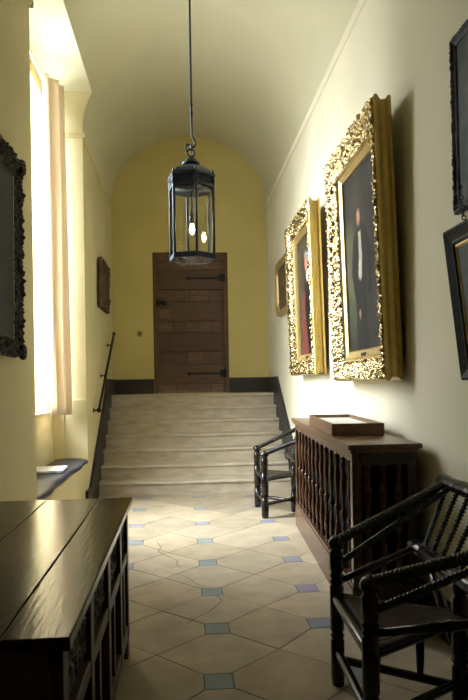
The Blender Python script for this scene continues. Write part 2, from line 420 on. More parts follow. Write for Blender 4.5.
# ------------------------------------------------------------------ window_1
bm = bmesh.new()
WZ0, WZ1, WY0, WY1 = 1.08, ZSOF, Y0, Y1
fx0, fx1 = XW - .10, XW - .03
box(bm, fx0, fx1, WY0, WY0 + .07, WZ0, WZ1); box(bm, fx0, fx1, WY1 - .07, WY1, WZ0, WZ1)
box(bm, fx0, fx1, WY0 + .07, WY1 - .07, WZ0, WZ0 + .08); box(bm, fx0, fx1, WY0 + .07, WY1 - .07, WZ1 - .14, WZ1)
w1 = struct('window_1', bm, M['winframe'], bevel=.005)
bm = bmesh.new()
for yy in (5.33, 6.25): box(bm, fx0 + .01, fx1 - .01, yy - .035, yy + .035, WZ0 + .08, WZ1 - .14)
for zc in (1.75, 2.4, 3.05, 3.72): box(bm, fx0 + .02, fx1 - .02, WY0 + .07, WY1 - .07, zc - .014, zc + .014)
obj('glazing_bars', bm, M['winframe'], w1, bevel=.003)
bm = bmesh.new(); box(bm, fx0 + .03, fx0 + .034, WY0 + .07, WY1 - .07, WZ0 + .08, WZ1 - .14)
obj('pane', bm, M['winglass'], w1)
bm = bmesh.new(); box(bm, XW - .03, XW + .05, Y0, Y1, 1.06, 1.08); obj('window_sill', bm, M['white'], w1, bevel=.004)

# curtain and its rail
cr_ = thing('curtain_rail', 'pale curtain rail across the top of the tall window', 'rail', (-1.36, 5.8, 4.44))
bm = bmesh.new(); rod(bm, (0, -1.30, 0), (0, 1.30, 0), .013); obj('rod', bm, M['white'], cr_, smooth=True)
for yy in (-1.2, 0, 1.2):
    bm = bmesh.new(); rod(bm, (-.07, yy, 0), (0, yy, 0), .008); box(bm, -.085, -.06, yy - .02, yy + .02, -.03, .03); obj('bracket', bm, M['white'], cr_)
def curtain(name, y0, y1, label, seed, bottom=1.05, swl=.0):
    bm = bmesh.new(); ny, nz = 110, 36; g = []
    ztop = 4.40
    for a in range(ny + 1):
        s = a / ny; row = []
        for k in range(nz + 1):
            v = k / nz; z = ztop + (bottom - ztop) * v
            fold = math.sin(s * 2 * PI * 5.5 + seed + .5 * math.sin(v * 3 + s * 9)) * (.042 + .018 * v) + .012 * math.sin(s * 2 * PI * 15 + v * 2)
            y = y0 + (y1 - y0) * s + .03 * math.sin(v * 4 + s * 11) * v
            swell = swl * math.sin(PI * min(1, s * 1.15)) ** .6 if s < .86 else 0
            row.append(bm.verts.new((-1.345 + swell + fold + .01 * v, y, z + .01 * math.sin(s * 30) * v)))
        g.append(row)
    for a in range(ny):
        for k in range(nz): bm.faces.new((g[a][k], g[a + 1][k], g[a + 1][k + 1], g[a][k + 1]))
    o = obj(name, bm, M['curtain'], smooth=True)
    md = o.modifiers.new('thick', 'SOLIDIFY'); md.thickness = .003
    return tag(o, label, 'curtain', 'window curtains')
curtain('curtain', 6.38, 7.05, 'long cream curtain drawn to the far side of the tall window', .4, swl=.13)
curtain('curtain', 4.80, 5.58, 'added cream curtain at the near side of the tall window, shading the far reveal', 1.4)  # unseen near curtain, added and widened to shield the far reveal from daylight

# seat cushion and papers in the window recess
bm = bmesh.new()
ys = [Y0 + .02 + (Y1 - Y0 - .05) * k / 60 for k in range(61)]
def frontx(y):
    x = -1.045 + .012 * math.sin((y - 4.5) * 3.2 + .5) + .010 * math.sin(y * 9)
    e = (Y1 - .03 - y)
    if e < .12: x -= .05 * (1 - e / .12) ** 2
    return x
rows = []
for y in ys:
    fx = frontx(y); r = []
    for (x, z) in ((XW + .02, .492), (XW + .02, .53), (XW + .06, .540), (-1.2, .543), (fx - .05, .540), (fx - .012, .532), (fx, .517), (fx - .004, .500), (fx - .02, .492)):
        r.append(bm.verts.new((x, y, z + (.004 * noise.noise((x * 5, y * 3, 0)) if z > .528 else 0))))
    rows.append(r)
for a in range(len(rows) - 1):
    for k in range(8): bm.faces.new((rows[a][k], rows[a][k + 1], rows[a + 1][k + 1], rows[a + 1][k]))
    bm.faces.new((rows[a][8], rows[a][0], rows[a + 1][0], rows[a + 1][8]))
bm.faces.new(rows[0]); bm.faces.new(rows[-1][::-1])
tag(obj('seat_cushion', bm, M['cushion'], smooth=True), 'long dark blue padded cushion on the window seat', 'cushion')
t = thing('booklet', 'white booklet lying on the dark window seat cushion', 'booklet', (-1.25, 6.12, .548), (0, 0, .05))
bm = bmesh.new(); box(bm, -.15, .13, -.18, .18, .004, .016); obj('pages', bm, M['paper'], t, bevel=.002)
bm = bmesh.new(); box(bm, -.155, .135, -.185, .185, 0, .004); box(bm, -.155, .135, -.185, .185, .016, .019); obj('cover', bm, M['paper'], t)

# ------------------------------------------------------------------ handrail
t = thing('handrail', 'short black iron handrail fixed to the wall beside the steps', 'handrail', (XL, 7.6, 1.05))
a = Vector((.075, 0, 0)); b = Vector((.075, 1.75, 1.02))
bm = bmesh.new(); path_tube(bm, [a + Vector((0, -.02, .0)), a, b, b + Vector((0, .03, .0))], .017, 10)
lathe(bm, [(0, .0), (.15, .02), (.5, .03), (.85, .02), (1, 0)], a + Vector((0, -.05, -.01)), a + Vector((0, .01, 0)), 12)
lathe(bm, [(0, .0), (.15, .02), (.5, .026), (.85, .02), (1, 0)], b, b + Vector((0, .05, .01)), 12)
obj('rail', bm, M['iron'], t, smooth=True)
for s in (.04, .45, .88):
    p = a.lerp(b, s); bm = bmesh.new()
    path_tube(bm, [(0, p.y, p.z - .05), (.05, p.y, p.z - .05), (.07, p.y, p.z - .02), (.075, p.y, p.z)], .009, 8)
    rod(bm, (0, p.y, p.z - .05), (.008, p.y, p.z - .05), .03)
    obj('bracket', bm, M['iron'], t, smooth=True)

# ------------------------------------------------------------------ lantern
LZ = 2.268
t = thing('hanging_lantern', 'hexagonal blue-grey metal and glass lantern hanging on a long rod', 'lantern', (.085, 4.75, LZ), (0, 0, math.radians(10)))
t.scale = (.88, .88, .94)
R6 = .192
def hexp(r, z, off=-PI / 2): return [Vector((r * math.cos(off + k * PI / 3), r * math.sin(off + k * PI / 3), z)) for k in range(6)]
def hexstack(bm, lst):
    rings = [[bm.verts.new(p) for p in hexp(r, z)] for r, z in lst]
    for i in range(len(rings) - 1):
        for k in range(6): bm.faces.new((rings[i][k], rings[i][(k + 1) % 6], rings[i + 1][(k + 1) % 6], rings[i + 1][k]))
    return rings
def hexring(bm, ro, ri, z0, z1):
    r = hexstack(bm, [(ri, z0), (ro, z0), (ro, z1), (ri, z1)])
    for k in range(6): bm.faces.new((r[3][k], r[3][(k + 1) % 6], r[0][(k + 1) % 6], r[0][k]))
bm = bmesh.new()
hexring(bm, .205, .165, -.012, .016); hexring(bm, .198, .172, .016, .03)
obj('base_rim', bm, M['lead'], t, bevel=.003)
bm = bmesh.new(); r = hexstack(bm, [(.165, -.010), (.12, -.045), (.06, -.055)]); bm.faces.new(r[-1])
r2 = hexstack(bm, [(.165, -.004), (.06, -.045)]); bm.faces.new(r2[-1])
obj('base_plate', bm, M['lampglass'], t)
for p in hexp(R6, 0):
    bm = bmesh.new(); rod(bm, (p.x, p.y, .02), (p.x, p.y, .56), .0115, 8)
    lathe(bm, [(0, .012), (.3, .016), (.5, .009), (.75, .013), (1, .002)], (p.x, p.y, .56), (p.x, p.y, .685), 8)
    obj('corner_post', bm, M['lead'], t, smooth=True)
hp = hexp(R6 - .004, 0)
for k in range(6):
    a, b = hp[k], hp[(k + 1) % 6]; bm = bmesh.new()
    nrm = ((a + b) / 2).normalized() * .003
    A_ = [Vector((a.x, a.y, .03)), Vector((b.x, b.y, .03)), Vector((b.x, b.y, .555)), Vector((a.x, a.y, .555))]
    v0 = [bm.verts.new(p) for p in A_]; v1 = [bm.verts.new(p - nrm) for p in A_]
    bm.faces.new(v0); bm.faces.new(v1[::-1])
    for q in range(4): bm.faces.new((v0[q], v0[(q + 1) % 4], v1[(q + 1) % 4], v1[q]))
    obj('glass_pane', bm, M['lampglass'], t)
bm = bmesh.new(); hexring(bm, .203, .17, .545, .572); hexring(bm, .212, .18, .625, .645)
for k in range(6):       # pierced gallery uprights
    a, b = hexp(.2, 0)[k], hexp(.2, 0)[(k + 1) % 6]
    for q in range(1, 8):
        p = a.lerp(b, q / 8); rod(bm, (p.x, p.y, .565), (p.x, p.y, .63), .006, 6)
hexring(bm, .186, .178, .565, .63)
obj('gallery', bm, M['lead'], t, bevel=.002)
bm = bmesh.new(); dome = [(.195, .64), (.19, .655), (.165, .685), (.125, .71), (.075, .728), (.058, .735)]
r = hexstack(bm, dome)
lathe(bm, [(0, .06), (.1, .078), (.3, .078), (.4, .055), (.75, .04), (.9, .03), (1, .012)], (0, 0, .733), (0, 0, .80), 18)
obj('dome_roof', bm, M['lead'], t, smooth=False)
bm = bmesh.new()
lathe(bm, [(0, .165), (.5, .155), (1, .12)], (0, 0, .53), (0, 0, .56), 18)
obj('smoke_plate', bm, M['lead'], t, smooth=True)
bm = bmesh.new(); torus(bm, (0, 0, .832), .030, .009, 'y'); torus(bm, (.004, 0, .872), .022, .007, 'x')
path_tube(bm, [(-.035, 0, .84), (-.045, 0, .87), (-.03, 0, .90), (-.01, 0, .895)], .009)
obj('hanging_loop', bm, M['lead'], t, smooth=True)
bm = bmesh.new()
path_tube(bm, [(.0, 0, .875), (.03, 0, .885), (.042, 0, .91), (.03, 0, .94), (.012, 0, .965), (.01, 0, 1.0), (.01, 0, 1.3)], .009)
lathe(bm, [(0, .009), (.2, .014), (.5, .009), (.8, .014), (1, .009)], (.01, 0, 1.12), (.01, 0, 1.24), 8)
rod(bm, (.01, 0, 1.29), (.01, 0, (ZS + RZ - LZ) / .94 + .005), .0085)
obj('suspension_rod', bm, M['lead'], t, smooth=True)
bm = bmesh.new(); rod(bm, (.0, 0, .34), (0, 0, .545), .006); torus(bm, (0, 0, .345), .014, .004)
lathe(bm, [(0, .018), (.8, .018), (1, .01)], (0, 0, .275), (0, 0, .335), 12)
obj('bulb_holder', bm, M['lead'], t, smooth=True)
bm = bmesh.new(); lathe(bm, [(0, .002), (.12, .014), (.35, .022), (.6, .020), (.85, .012), (1, .010)], (0, 0, .19), (0, 0, .278), 14)
obj('light_bulb', bm, M['bulb'], t, smooth=True)
bm = bmesh.new(); lathe(bm, [(0, .05), (.4, .045), (1, .015)], (.01, 0, (ZS + RZ - LZ) / .94), (.01, 0, (ZS + RZ - LZ) / .94 - .05), 16)
obj('ceiling_rose', bm, M['lead'], t, smooth=True)

# ------------------------------------------------------------------ framed pictures
def band(name, W_, H_, prof, m, parent, orn=0., osc=30., n=90, edge=0., ridge=True, seed=0., label=None, cut=0.):
    """prof: list of (inset, depth) from outside to inside; front of the picture faces local -Y"""
    bm = bmesh.new()
    fine = []
    for k in range(len(prof) - 1):
        (a, da), (b, db) = prof[k], prof[k + 1]
        steps = max(1, int(math.hypot(b - a, db - da) / (.010 * (.75 if orn > .025 else 1) if orn else .05)))
        for q in range(steps): fine.append((a + (b - a) * q / steps, da + (db - da) * q / steps))
    fine.append(prof[-1]); NF = len(fine)
    for side in range(4):
        L_ = W_ if side % 2 == 0 else H_
        ns = int(n * L_ / max(W_, H_)); g = []
        for a in range(ns + 1):
            row = []
            for q, (s, d) in enumerate(fine):
                tpos = s + (L_ - 2 * s) * a / ns
                if cut:
                    pass
                if side == 0: x, z = -W_ / 2 + tpos, s
                elif side == 1: x, z = W_ / 2 - s, tpos
                elif side == 2: x, z = W_ / 2 - tpos, H_ - s
                else: x, z = -W_ / 2 + s, H_ - tpos
                dd = d
                if orn and 0 < q < NF - 1:
                    p = Vector((x * osc, z * osc, seed))
                    v = abs(noise.noise(p)) * 1.6 + .7 * abs(noise.noise(p * 2.3)) if ridge else .5 + noise.noise(p)
                    dd = d + orn * (v - .5)
                if edge and q <= 2:
                    e = edge * (noise.noise(Vector((x * osc * .6, z * osc * .6, seed + 5))) + .2)
                    if side == 0: z -= e
                    elif side == 1: x += e
                    elif side == 2: z += e
                    else: x -= e
                row.append(bm.verts.new((x, -dd, z)))
            g.append(row)
        for a in range(ns):
            for q in range(NF - 1): bm.faces.new((g[a][q], g[a][q + 1], g[a + 1][q + 1], g[a + 1][q]))
    bmesh.ops.remove_doubles(bm, verts=bm.verts, dist=.0006)
    o = obj(name, bm, m, parent, smooth=bool(orn))
    if label: o['label'] = label
    return o
def canvas(W_, H_, inset, depth, painter, parent, nx=70, nz=100):
    bm = bmesh.new(); lay = bm.loops.layers.float_color.new('Col')
    w_, h_ = W_ - 2 * inset, H_ - 2 * inset
    vs = [[bm.verts.new((-w_ / 2 + w_ * a / nx, -depth, inset + h_ * b / nz)) for b in range(nz + 1)] for a in range(nx + 1)]
    for a in range(nx):
        for b in range(nz):
            f = bm.faces.new((vs[a][b], vs[a + 1][b], vs[a + 1][b + 1], vs[a][b + 1]))
            for l in f.loops:
                co = l.vert.co
                l[lay] = (*painter((co.x + w_ / 2) / w_, (co.z - inset) / h_), 1)
    # back board so the picture has thickness
    ov = [bm.verts.new(p) for p in ((-w_ / 2, -depth + .012, inset), (w_ / 2, -depth + .012, inset), (w_ / 2, -depth + .012, inset + h_), (-w_ / 2, -depth + .012, inset + h_))]
    bm.faces.new(ov)
    return obj('canvas', bm, M['paint'], parent)
def ell(u, v, cu, cv, ru, rv, soft=.25):
    d = math.sqrt(((u - cu) / ru) ** 2 + ((v - cv) / rv) ** 2)
    return max(0., min(1., (1 - d) / soft + .5))
def mixc(a, b, t): return tuple(a[k] * (1 - t) + b[k] * t for k in range(3))
def seg_d(u, v, pts, r0, r1, soft=.02):
    best = 0
    for k in range(len(pts) - 1):
        ax, ay = pts[k]; bx, by = pts[k + 1]
        t = max(0, min(1, ((u - ax) * (bx - ax) + (v - ay) * (by - ay)) / ((bx - ax) ** 2 + (by - ay) ** 2 + 1e-9)))
        d = math.hypot(u - ax - t * (bx - ax), (v - ay - t * (by - ay)) * 1.3); r = r0 + (r1 - r0) * (k + t) / (len(pts) - 1)
        best = max(best, max(0, min(1, (r - d) / soft + .5)))
    return best
def p_gentleman(u, v):
    n = noise.noise(Vector((u * 4, v * 5, 1))) * .5 + .5
    c = mixc((.014, .014, .013), (.042, .040, .034), n)
    c = mixc(c, (.13, .13, .075), .8 * ell(u, v, .12, .50, .22, .22, .7) * (.6 + .5 * n))
    c = mixc(c, (.07, .085, .045), .6 * ell(u, v, .15, .22, .25, .14, .6))
    body = max(ell(u, v, .44, .50, .19, .20), seg_d(u, v, [(.30, .60), (.22, .45), (.30, .30), (.36, .24)], .075, .05), seg_d(u, v, [(.58, .60), (.70, .45), (.66, .32)], .08, .05),
               seg_d(u, v, [(.42, .34), (.40, .0)], .15, .17), ell(u, v, .45, .58, .20, .12))
    c = mixc(c, (.009, .009, .011), body)
    c = mixc(c, (.50, .46, .36), seg_d(u, v, [(.43, .66), (.44, .52), (.41, .43)], .035, .050))
    c = mixc(c, (.012, .012, .012), ell(u, v, .43, .673, .055, .016))
    c = mixc(c, (.40, .17, .10), ell(u, v, .41, .745, .056, .052))
    c = mixc(c, (.05, .03, .02), max(ell(u, v, .41, .80, .072, .032), ell(u, v, .345, .76, .02, .04)))
    c = mixc(c, (.55, .33, .24), ell(u, v, .42, .748, .03, .03, .8))
    c = mixc(c, (.36, .19, .13), max(ell(u, v, .36, .21, .03, .018), ell(u, v, .357, .19, .016, .02)))
    return c
def p_robed(u, v):
    n = noise.noise(Vector((u * 4, v * 5, 9))) * .5 + .5
    c = mixc((.020, .016, .013), (.06, .05, .035), n)
    c = mixc(c, (.010, .009, .010), max(ell(u, v, .62, .42, .30, .32), seg_d(u, v, [(.62, .30), (.6, 0)], .25, .28)))
    c = mixc(c, (.13, .030, .024), max(seg_d(u, v, [(.26, .44), (.28, .0)], .09, .22), seg_d(u, v, [(.36, .50), (.22, .30)], .07, .10)) * (.7 + .4 * n))
    c = mixc(c, (.52, .46, .38), ell(u, v, .56, .66, .07, .05))
    c = mixc(c, (.46, .17, .12), ell(u, v, .52, .775, .085, .07))
    c = mixc(c, (.30, .26, .22), ell(u, v, .52, .84, .10, .03))
    return c
def p_dark(u, v):
    n = noise.noise(Vector((u * 3, v * 3, 3))) * .5 + .5
    c = mixc((.012, .016, .019), (.04, .048, .05), n)
    c = mixc(c, (.14, .07, .03), .6 * ell(u, v, .35, .6, .16, .16, .6))
    return c
def p_grey(u, v):
    n = noise.noise(Vector((u * 5, v * 5, 5))) * .5 + .5
    return mixc((.012, .016, .018), (.06, .07, .075), n)
def p_small(u, v):
    n = noise.noise(Vector((u * 6, v * 6, 15))) * .5 + .5
    return mixc((.04, .025, .015), (.16, .11, .07), n)

def ornate(name, label, W_, H_, loc, rot, tilt, painter, wide, seed, D=.115, plate=True):
    t = thing(name, label, 'painting', loc, (tilt, 0, rot), 'gilt framed portraits')
    # deep smooth side moulding from wall to the front edge
    band('outer_moulding', W_, H_, [(.035, 0), (.008, .004), (.004, .02), (.022, .035), (.024, D * .55), (.010, D * .70), (.0, D * .80), (.0, D * .93), (.012, D)], M['goldsoft'], t, label='smooth gilt outer moulding')
    band('carved_moulding', W_, H_, [(.010, D - .006), (.018, D + .012), (.05, D + .004), (wide * .6, D - .030), (wide * .85, D - .045), (wide * .95, D - .035), (wide, D - .05)], M['gold'], t,
         orn=.028, osc=52., n=230, edge=.003, seed=seed, label='deeply carved bright gilt moulding')
    band('gilt_slip', W_, H_, [(wide - .002, D - .048), (wide + .012, D - .040), (wide + .02, D - .055), (wide + .06, D - .072), (wide + .066, D - .066), (wide + .07, D - .085)], M['goldslip'], t)
    canvas(W_, H_, wide + .066, D - .082, painter, t)
    if plate:
        bm = bmesh.new(); box(bm, -.05, .05, -(D - .052), -(D - .066), wide + .016, wide + .044); o = obj('title_plate', bm, M['darkwood'], t, bevel=.002)
    bm = bmesh.new(); path_tube(bm, [(-W_ * .3, -.01, H_ * .8), (0, -.0, H_ - .02), (W_ * .3, -.01, H_ * .8)], .002); obj('hanging_wire', bm, M['iron'], t)
    return t
# big gentleman portrait: far edge y=5.03, near edge y=3.74
ornate('portrait_painting', 'largest gilt framed portrait of a man in black suit and white shirt', 1.29, 1.72, (1.325, 4.39, 1.345), -PI / 2, math.radians(1.7), p_gentleman, .155, 1.3)
ornate('portrait_painting', 'gilt framed portrait with red robe, middle of the gilt pictures on right wall', 1.27, 1.63, (1.325, 6.44, 1.41), -PI / 2, math.radians(1.4), p_robed, .15, 8.1)

def octa(name, label, W_, H_, loc, rot, m, painter, c=.09):
    t = thing(name, label, 'picture', loc, (math.radians(1), 0, rot))
    def outl(s):
        w_, h_, k = W_ / 2 - s, H_ / 2 - s, c
        return [(-w_ + k, -h_), (w_ - k, -h_), (w_, -h_ + k), (w_, h_ - k), (w_ - k, h_), (-w_ + k, h_), (-w_, h_ - k), (-w_, -h_ + k)]
    bm = bmesh.new(); rings = []
    for s, d in [(.01, 0), (0, .02), (.005, .05), (.02, .065), (.045, .055), (.06, .035), (.075, .045), (.085, .03)]:
        rings.append([bm.verts.new((x, -d, z + H_ / 2)) for x, z in outl(s)])
    for i in range(len(rings) - 1):
        for k in range(8): bm.faces.new((rings[i][k], rings[i][(k + 1) % 8], rings[i + 1][(k + 1) % 8], rings[i + 1][k]))
    obj('frame', bm, m, t, bevel=.002)
    canvas(W_, H_, .075, .03, painter, t, 20, 20)
    return t
octa('framed_picture', 'small gilt octagonal picture at the far end of right wall', .95, .72, (1.345, 8.20, 2.22), -PI / 2, M['goldslip'], p_small)

def darkframe(name, label, W_, H_, loc, rot, tilt, m, painter, wide=.10, D=.05, orn=.012, edge=.0, seed=2., slip=None, osc=30.):
    t = thing(name, label, 'painting', loc, (tilt, 0, rot))
    band('frame', W_, H_, [(.012, 0), (0, .006), (0, D * .8), (.012, D), (wide * .45, D * .75), (wide * .7, D * .55), (wide * .85, D * .62), (wide, D * .4)], m, t, orn=orn, osc=osc, n=130, edge=edge, seed=seed)
    if slip: band('slip', W_, H_, [(wide - .002, D * .42), (wide + .008, D * .5), (wide + .018, D * .3)], slip, t)
    canvas(W_, H_, wide + (.012 if slip else -.004), D * .34, painter, t, 40, 40)
    return t
# dark painting on the near left wall
t = darkframe('dark_painting', 'dark painting in black carved frame on the left wall above the chest', 1.10, 1.22, (XL + .004, 3.60, 1.53), PI / 2, math.radians(.6), M['blackframe'], p_dark, .11, .06, .03, .012, 4., osc=24.)
# carved corner swellings
for sx in (-1, 1):
    for zc in (.03, 1.19):
        bm = bmesh.new()
        for q in range(9):
            a = q / 9 * 2 * PI; r = .032
            bmesh.ops.create_icosphere(bm, subdivisions=2, radius=.020, matrix=Matrix.Translation((sx * .52 + r * math.cos(a), -.055, zc + r * math.sin(a))))
        bmesh.ops.create_icosphere(bm, subdivisions=2, radius=.028, matrix=Matrix.Translation((sx * .52, -.050, zc)))
        obj('corner_ornament', bm, M['blackframe'], t, smooth=True)
darkframe('small_painting', 'small brown framed picture on left wall above the handrail', .86, .62, (XL + .004, 8.58, 2.33), PI / 2, math.radians(1.5), M['brownframe'], p_small, .12, .055, .02, .012, 6., osc=20)
darkframe('dark_painting', 'dark grey painting in beaded frame, upper of two at right edge', 1.0, .84, (XR - .004, 2.50, 2.14), -PI / 2, math.radians(.5), M['blackframe'], p_grey, .045, .035, .008, 0, 3., slip=None, osc=60.)
t = darkframe('dark_painting', 'plain black framed picture tilting forward, lower of two at right edge', .9, .68, (XR - .045, 2.39, 1.345), -PI / 2, math.radians(6.5), M['blackframe'], p_grey, .075, .04, .0, 0, 3., slip=M['goldsoft'])
bm = bmesh.new()
for q in range(7): torus(bm, (-.27, -.012 - .002 * (q % 2), .70 + .022 * q), .009, .0025, 'y' if q % 2 else 'x', 12, 6)
obj('chain', bm, M['iron'], t, smooth=True)

# ------------------------------------------------------------------ chest (coffer)
CX0, CX1, CY0, CY1, CZ = -1.03, -.265, 1.485, 3.28, .773
t = thing('oak_chest', 'long dark polished oak chest with carved front in the near left corner', 'chest', ((CX0 + CX1) / 2, (CY0 + CY1) / 2, 0))
ox, oy = (CX0 + CX1) / 2, (CY0 + CY1) / 2
hx, hy = (CX1 - CX0) / 2, (CY1 - CY0) / 2
bm = bmesh.new(); plank_x = [-hx, -.04, .22, hx]
for q in range(3):
    a, b = plank_x[q], plank_x[q + 1]
    nn = 24; lo = []; hi = []
    for k in range(nn + 1):
        y = -hy + 2 * hy * k / nn
        wob = lambda e: (.004 * noise.noise(Vector((y * 2, e * 9, 0))) if abs(e) < hx - .01 else 0)
        lo.append((a + .0012 + wob(a), y)); hi.append((b - .0012 + wob(b), y))
    fs = prism(bm, lo + hi[::-1], 'z', CZ - .032, CZ + random.uniform(-.001, .001))
    colour_faces(bm, fs, tuple(v * random.uniform(.85, 1.15) for v in (.030, .016, .010)))
o = obj('lid', bm, M['chest_top'], t, bevel=.004)
o['label'] = 'glossy planked lid'
bm = bmesh.new()
ix, iy = hx - .025, hy - .025
box(bm, -ix, ix - .03, -iy, iy, .10, CZ - .033)
obj('carcase', bm, M['darkwood'], t, bevel=.003)
bm = bmesh.new()     # frame of the front (facing +x)
fz = [(CZ - .075, CZ - .034), (.47, .52), (.09, .16)]
for z0, z1 in fz: box(bm, ix - .03, ix, -iy, iy, z0, z1)
stiles = [-iy, -.43, 0.02, .46, iy - .07]
for k, y in enumerate(stiles): box(bm, ix - .03, ix + .003, y, y + .07, .10, CZ - .034)
mun = [-.66, -.20, .25, .68]
for y in mun: box(bm, ix - .03, ix - .004, y, y + .05, .16, .47)
obj('front_frame', bm, M['darkwood'], t, bevel=.004)
for k in range(4):   # carved frieze panels
    y0 = stiles[k] + .07; y1 = stiles[k + 1]; bm = bmesh.new(); na, nb = 60, 26; g = []
    for a in range(na + 1):
        row = []
        for b in range(nb + 1):
            y = y0 + (y1 - y0) * a / na; z = .52 + (CZ - .075 - .52) * b / nb
            u = a / na * 6; v = (b / nb - .5) * 2
            s = math.sin(u * PI) * .55; d = min(abs(v - s), abs(v + s)); rel = max(0, .5 - d) * .022 + .010 * max(0, .45 - math.hypot((u % 1) - .5, v * .6))
            if 0 < a < na and 0 < b < nb: rel += .006 * noise.noise(Vector((y * 60, z * 60, 0)))
            row.append(bm.verts.new((ix - .026 + rel * 1.3, y, z)))
        g.append(row)
    for a in range(na):
        for b in range(nb): bm.faces.new((g[a][b], g[a + 1][b], g[a + 1][b + 1], g[a][b + 1]))
    o = obj('carved_frieze', bm, M['darkwood'], t)
for y in (-iy, iy - .09):
    for x in (-ix, ix - .09):
        bm = bmesh.new(); box(bm, x, x + .09, y, y + .09, 0, .11); obj('leg', bm, M['darkwood'], t, bevel=.004)

# ------------------------------------------------------------------ baluster fronted cabinet
KY0, KY1, KZ = 3.44, 5.93, 1.0
def fx(y): return .915 + .05 * (y - 3.44)
BX = 1.275
t = thing('baluster_cabinet', 'dark wooden radiator cabinet with turned balusters along its front', 'cabinet', (1.1, 4.7, 0))
def L(x, y, z): return (x - 1.1, y - 4.7, z)
bm = bmesh.new()
prism(bm, [(fx(KY0 - .05) - .03 - 1.1, KY0 - .05 - 4.7), (BX + .02 - 1.1, KY0 - .05 - 4.7), (BX + .06 - 1.1, KY1 + .05 - 4.7), (fx(KY1 + .05) - .03 - 1.1, KY1 + .05 - 4.7)], 'z', KZ - .028, KZ)
prism(bm, [(fx(KY0 - .03) - .015 - 1.1, KY0 - .03 - 4.7), (BX + .01 - 1.1, KY0 - .03 - 4.7), (BX + .05 - 1.1, KY1 + .03 - 4.7), (fx(KY1 + .03) - .015 - 1.1, KY1 + .03 - 4.7)], 'z', KZ - .05, KZ - .026)
o = obj('cabinet_top', bm, M['cabtop'], t, bevel=.006, seg=3)
def frontbox(bm, y0, y1, z0, z1, d0, d1):
    pts = [(fx(y0) + d0 - 1.1, y0 - 4.7), (fx(y0) + d1 - 1.1, y0 - 4.7), (fx(y1) + d1 - 1.1, y1 - 4.7), (fx(y1) + d0 - 1.1, y1 - 4.7)]
    prism(bm, pts, 'z', z0, z1)
bm = bmesh.new()
frontbox(bm, KY0, KY1, .90, KZ - .05, 0, .04); frontbox(bm, KY0, KY1, 0, .20, -.008, .04); frontbox(bm, KY0, KY1, .20, .225, -.004, .045)
frontbox(bm, KY0, KY0 + .06, .22, .90, 0, .05); frontbox(bm, KY1 - .06, KY1, .22, .90, 0, .05)
obj('front_frame', bm, M['cabwood'], t, bevel=.004)
bm = bmesh.new()
ex0, ex1 = fx(KY0), BX
def eb(x0, x1, z0, z1, y0=KY0 + .001, y1=KY0 + .04): box(bm, x0 - 1.1, x1 - 1.1, y0 - 4.7, y1 - 4.7, z0, z1)
eb(ex0 + .05, ex1, .88, KZ - .05); eb(ex0 + .05, ex1, 0, .22); eb(ex1 - .05, ex1, .22, .88)
obj('end_frame', bm, M['darkwood'], t, bevel=.004)
bm = bmesh.new()
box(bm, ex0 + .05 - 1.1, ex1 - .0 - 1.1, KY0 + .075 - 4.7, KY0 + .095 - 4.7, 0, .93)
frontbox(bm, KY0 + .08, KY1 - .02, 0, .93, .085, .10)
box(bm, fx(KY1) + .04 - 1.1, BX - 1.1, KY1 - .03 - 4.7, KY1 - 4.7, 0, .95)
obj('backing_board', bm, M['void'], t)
bal = [(0, .020), (.03, .020), (.035, .012), (.06, .024), (.085, .012), (.11, .017), (.20, .027), (.27, .024), (.36, .013), (.40, .011), (.415, .020), (.43, .011), (.445, .024), (.475, .027), (.50, .024),
       (.515, .011), (.53, .018), (.545, .011), (.60, .013), (.70, .024), (.77, .027), (.85, .017), (.88, .012), (.90, .022), (.925, .012), (.94, .020), (1, .020)]
bm = bmesh.new(); lathe(bm, bal, (0, 0, .22), (0, 0, .905), 14)
b0 = obj('baluster', bm, M['cabwood'], t, smooth=True)
NB = 12
b0.scale = (.72, .72, 1)
for k in range(NB):
    y = KY0 + .06 + (KY1 - KY0 - .12) * (k + .5) / NB
    o = b0 if k == 0 else b0.copy()
    if k: COL.objects.link(o); o.parent = t
    o.location = L(fx(y) + .022, y, 0)
bm = bmesh.new(); lathe(bm, bal, (0, 0, .21), (0, 0, .89), 14)
b1 = obj('baluster', bm, M['cabwood'], t, smooth=True)
for k in range(3):
    o = b1 if k == 0 else b1.copy()
    if k: COL.objects.link(o); o.parent = t
    o.location = L(ex0 + .05 + (ex1 - ex0 - .1) * (k + .5) / 3, KY0 + .028, 0)

# tray on the cabinet
t = thing('wooden_tray', 'shallow open brown wooden box with pale lining on the cabinet', 'box', (1.13, 4.5, KZ), (0, 0, -.07))
tw, tl, th = .165, .56, .078
bm = bmesh.new()
box(bm, -tw, tw, -tl, -tl + .016, 0, th); box(bm, -tw, tw, tl - .016, tl, 0, th)
box(bm, -tw, -tw + .016, -tl + .016, tl - .016, 0, th); box(bm, tw - .016, tw, -tl + .016, tl - .016, 0, th)
obj('sides', bm, M['traywood'], t, bevel=.003)
bm = bmesh.new(); box(bm, -tw + .016, tw - .016, -tl + .016, tl - .016, .0, .052); o = obj('lining', bm, M['lining'], t); o['label'] = 'pale lining'

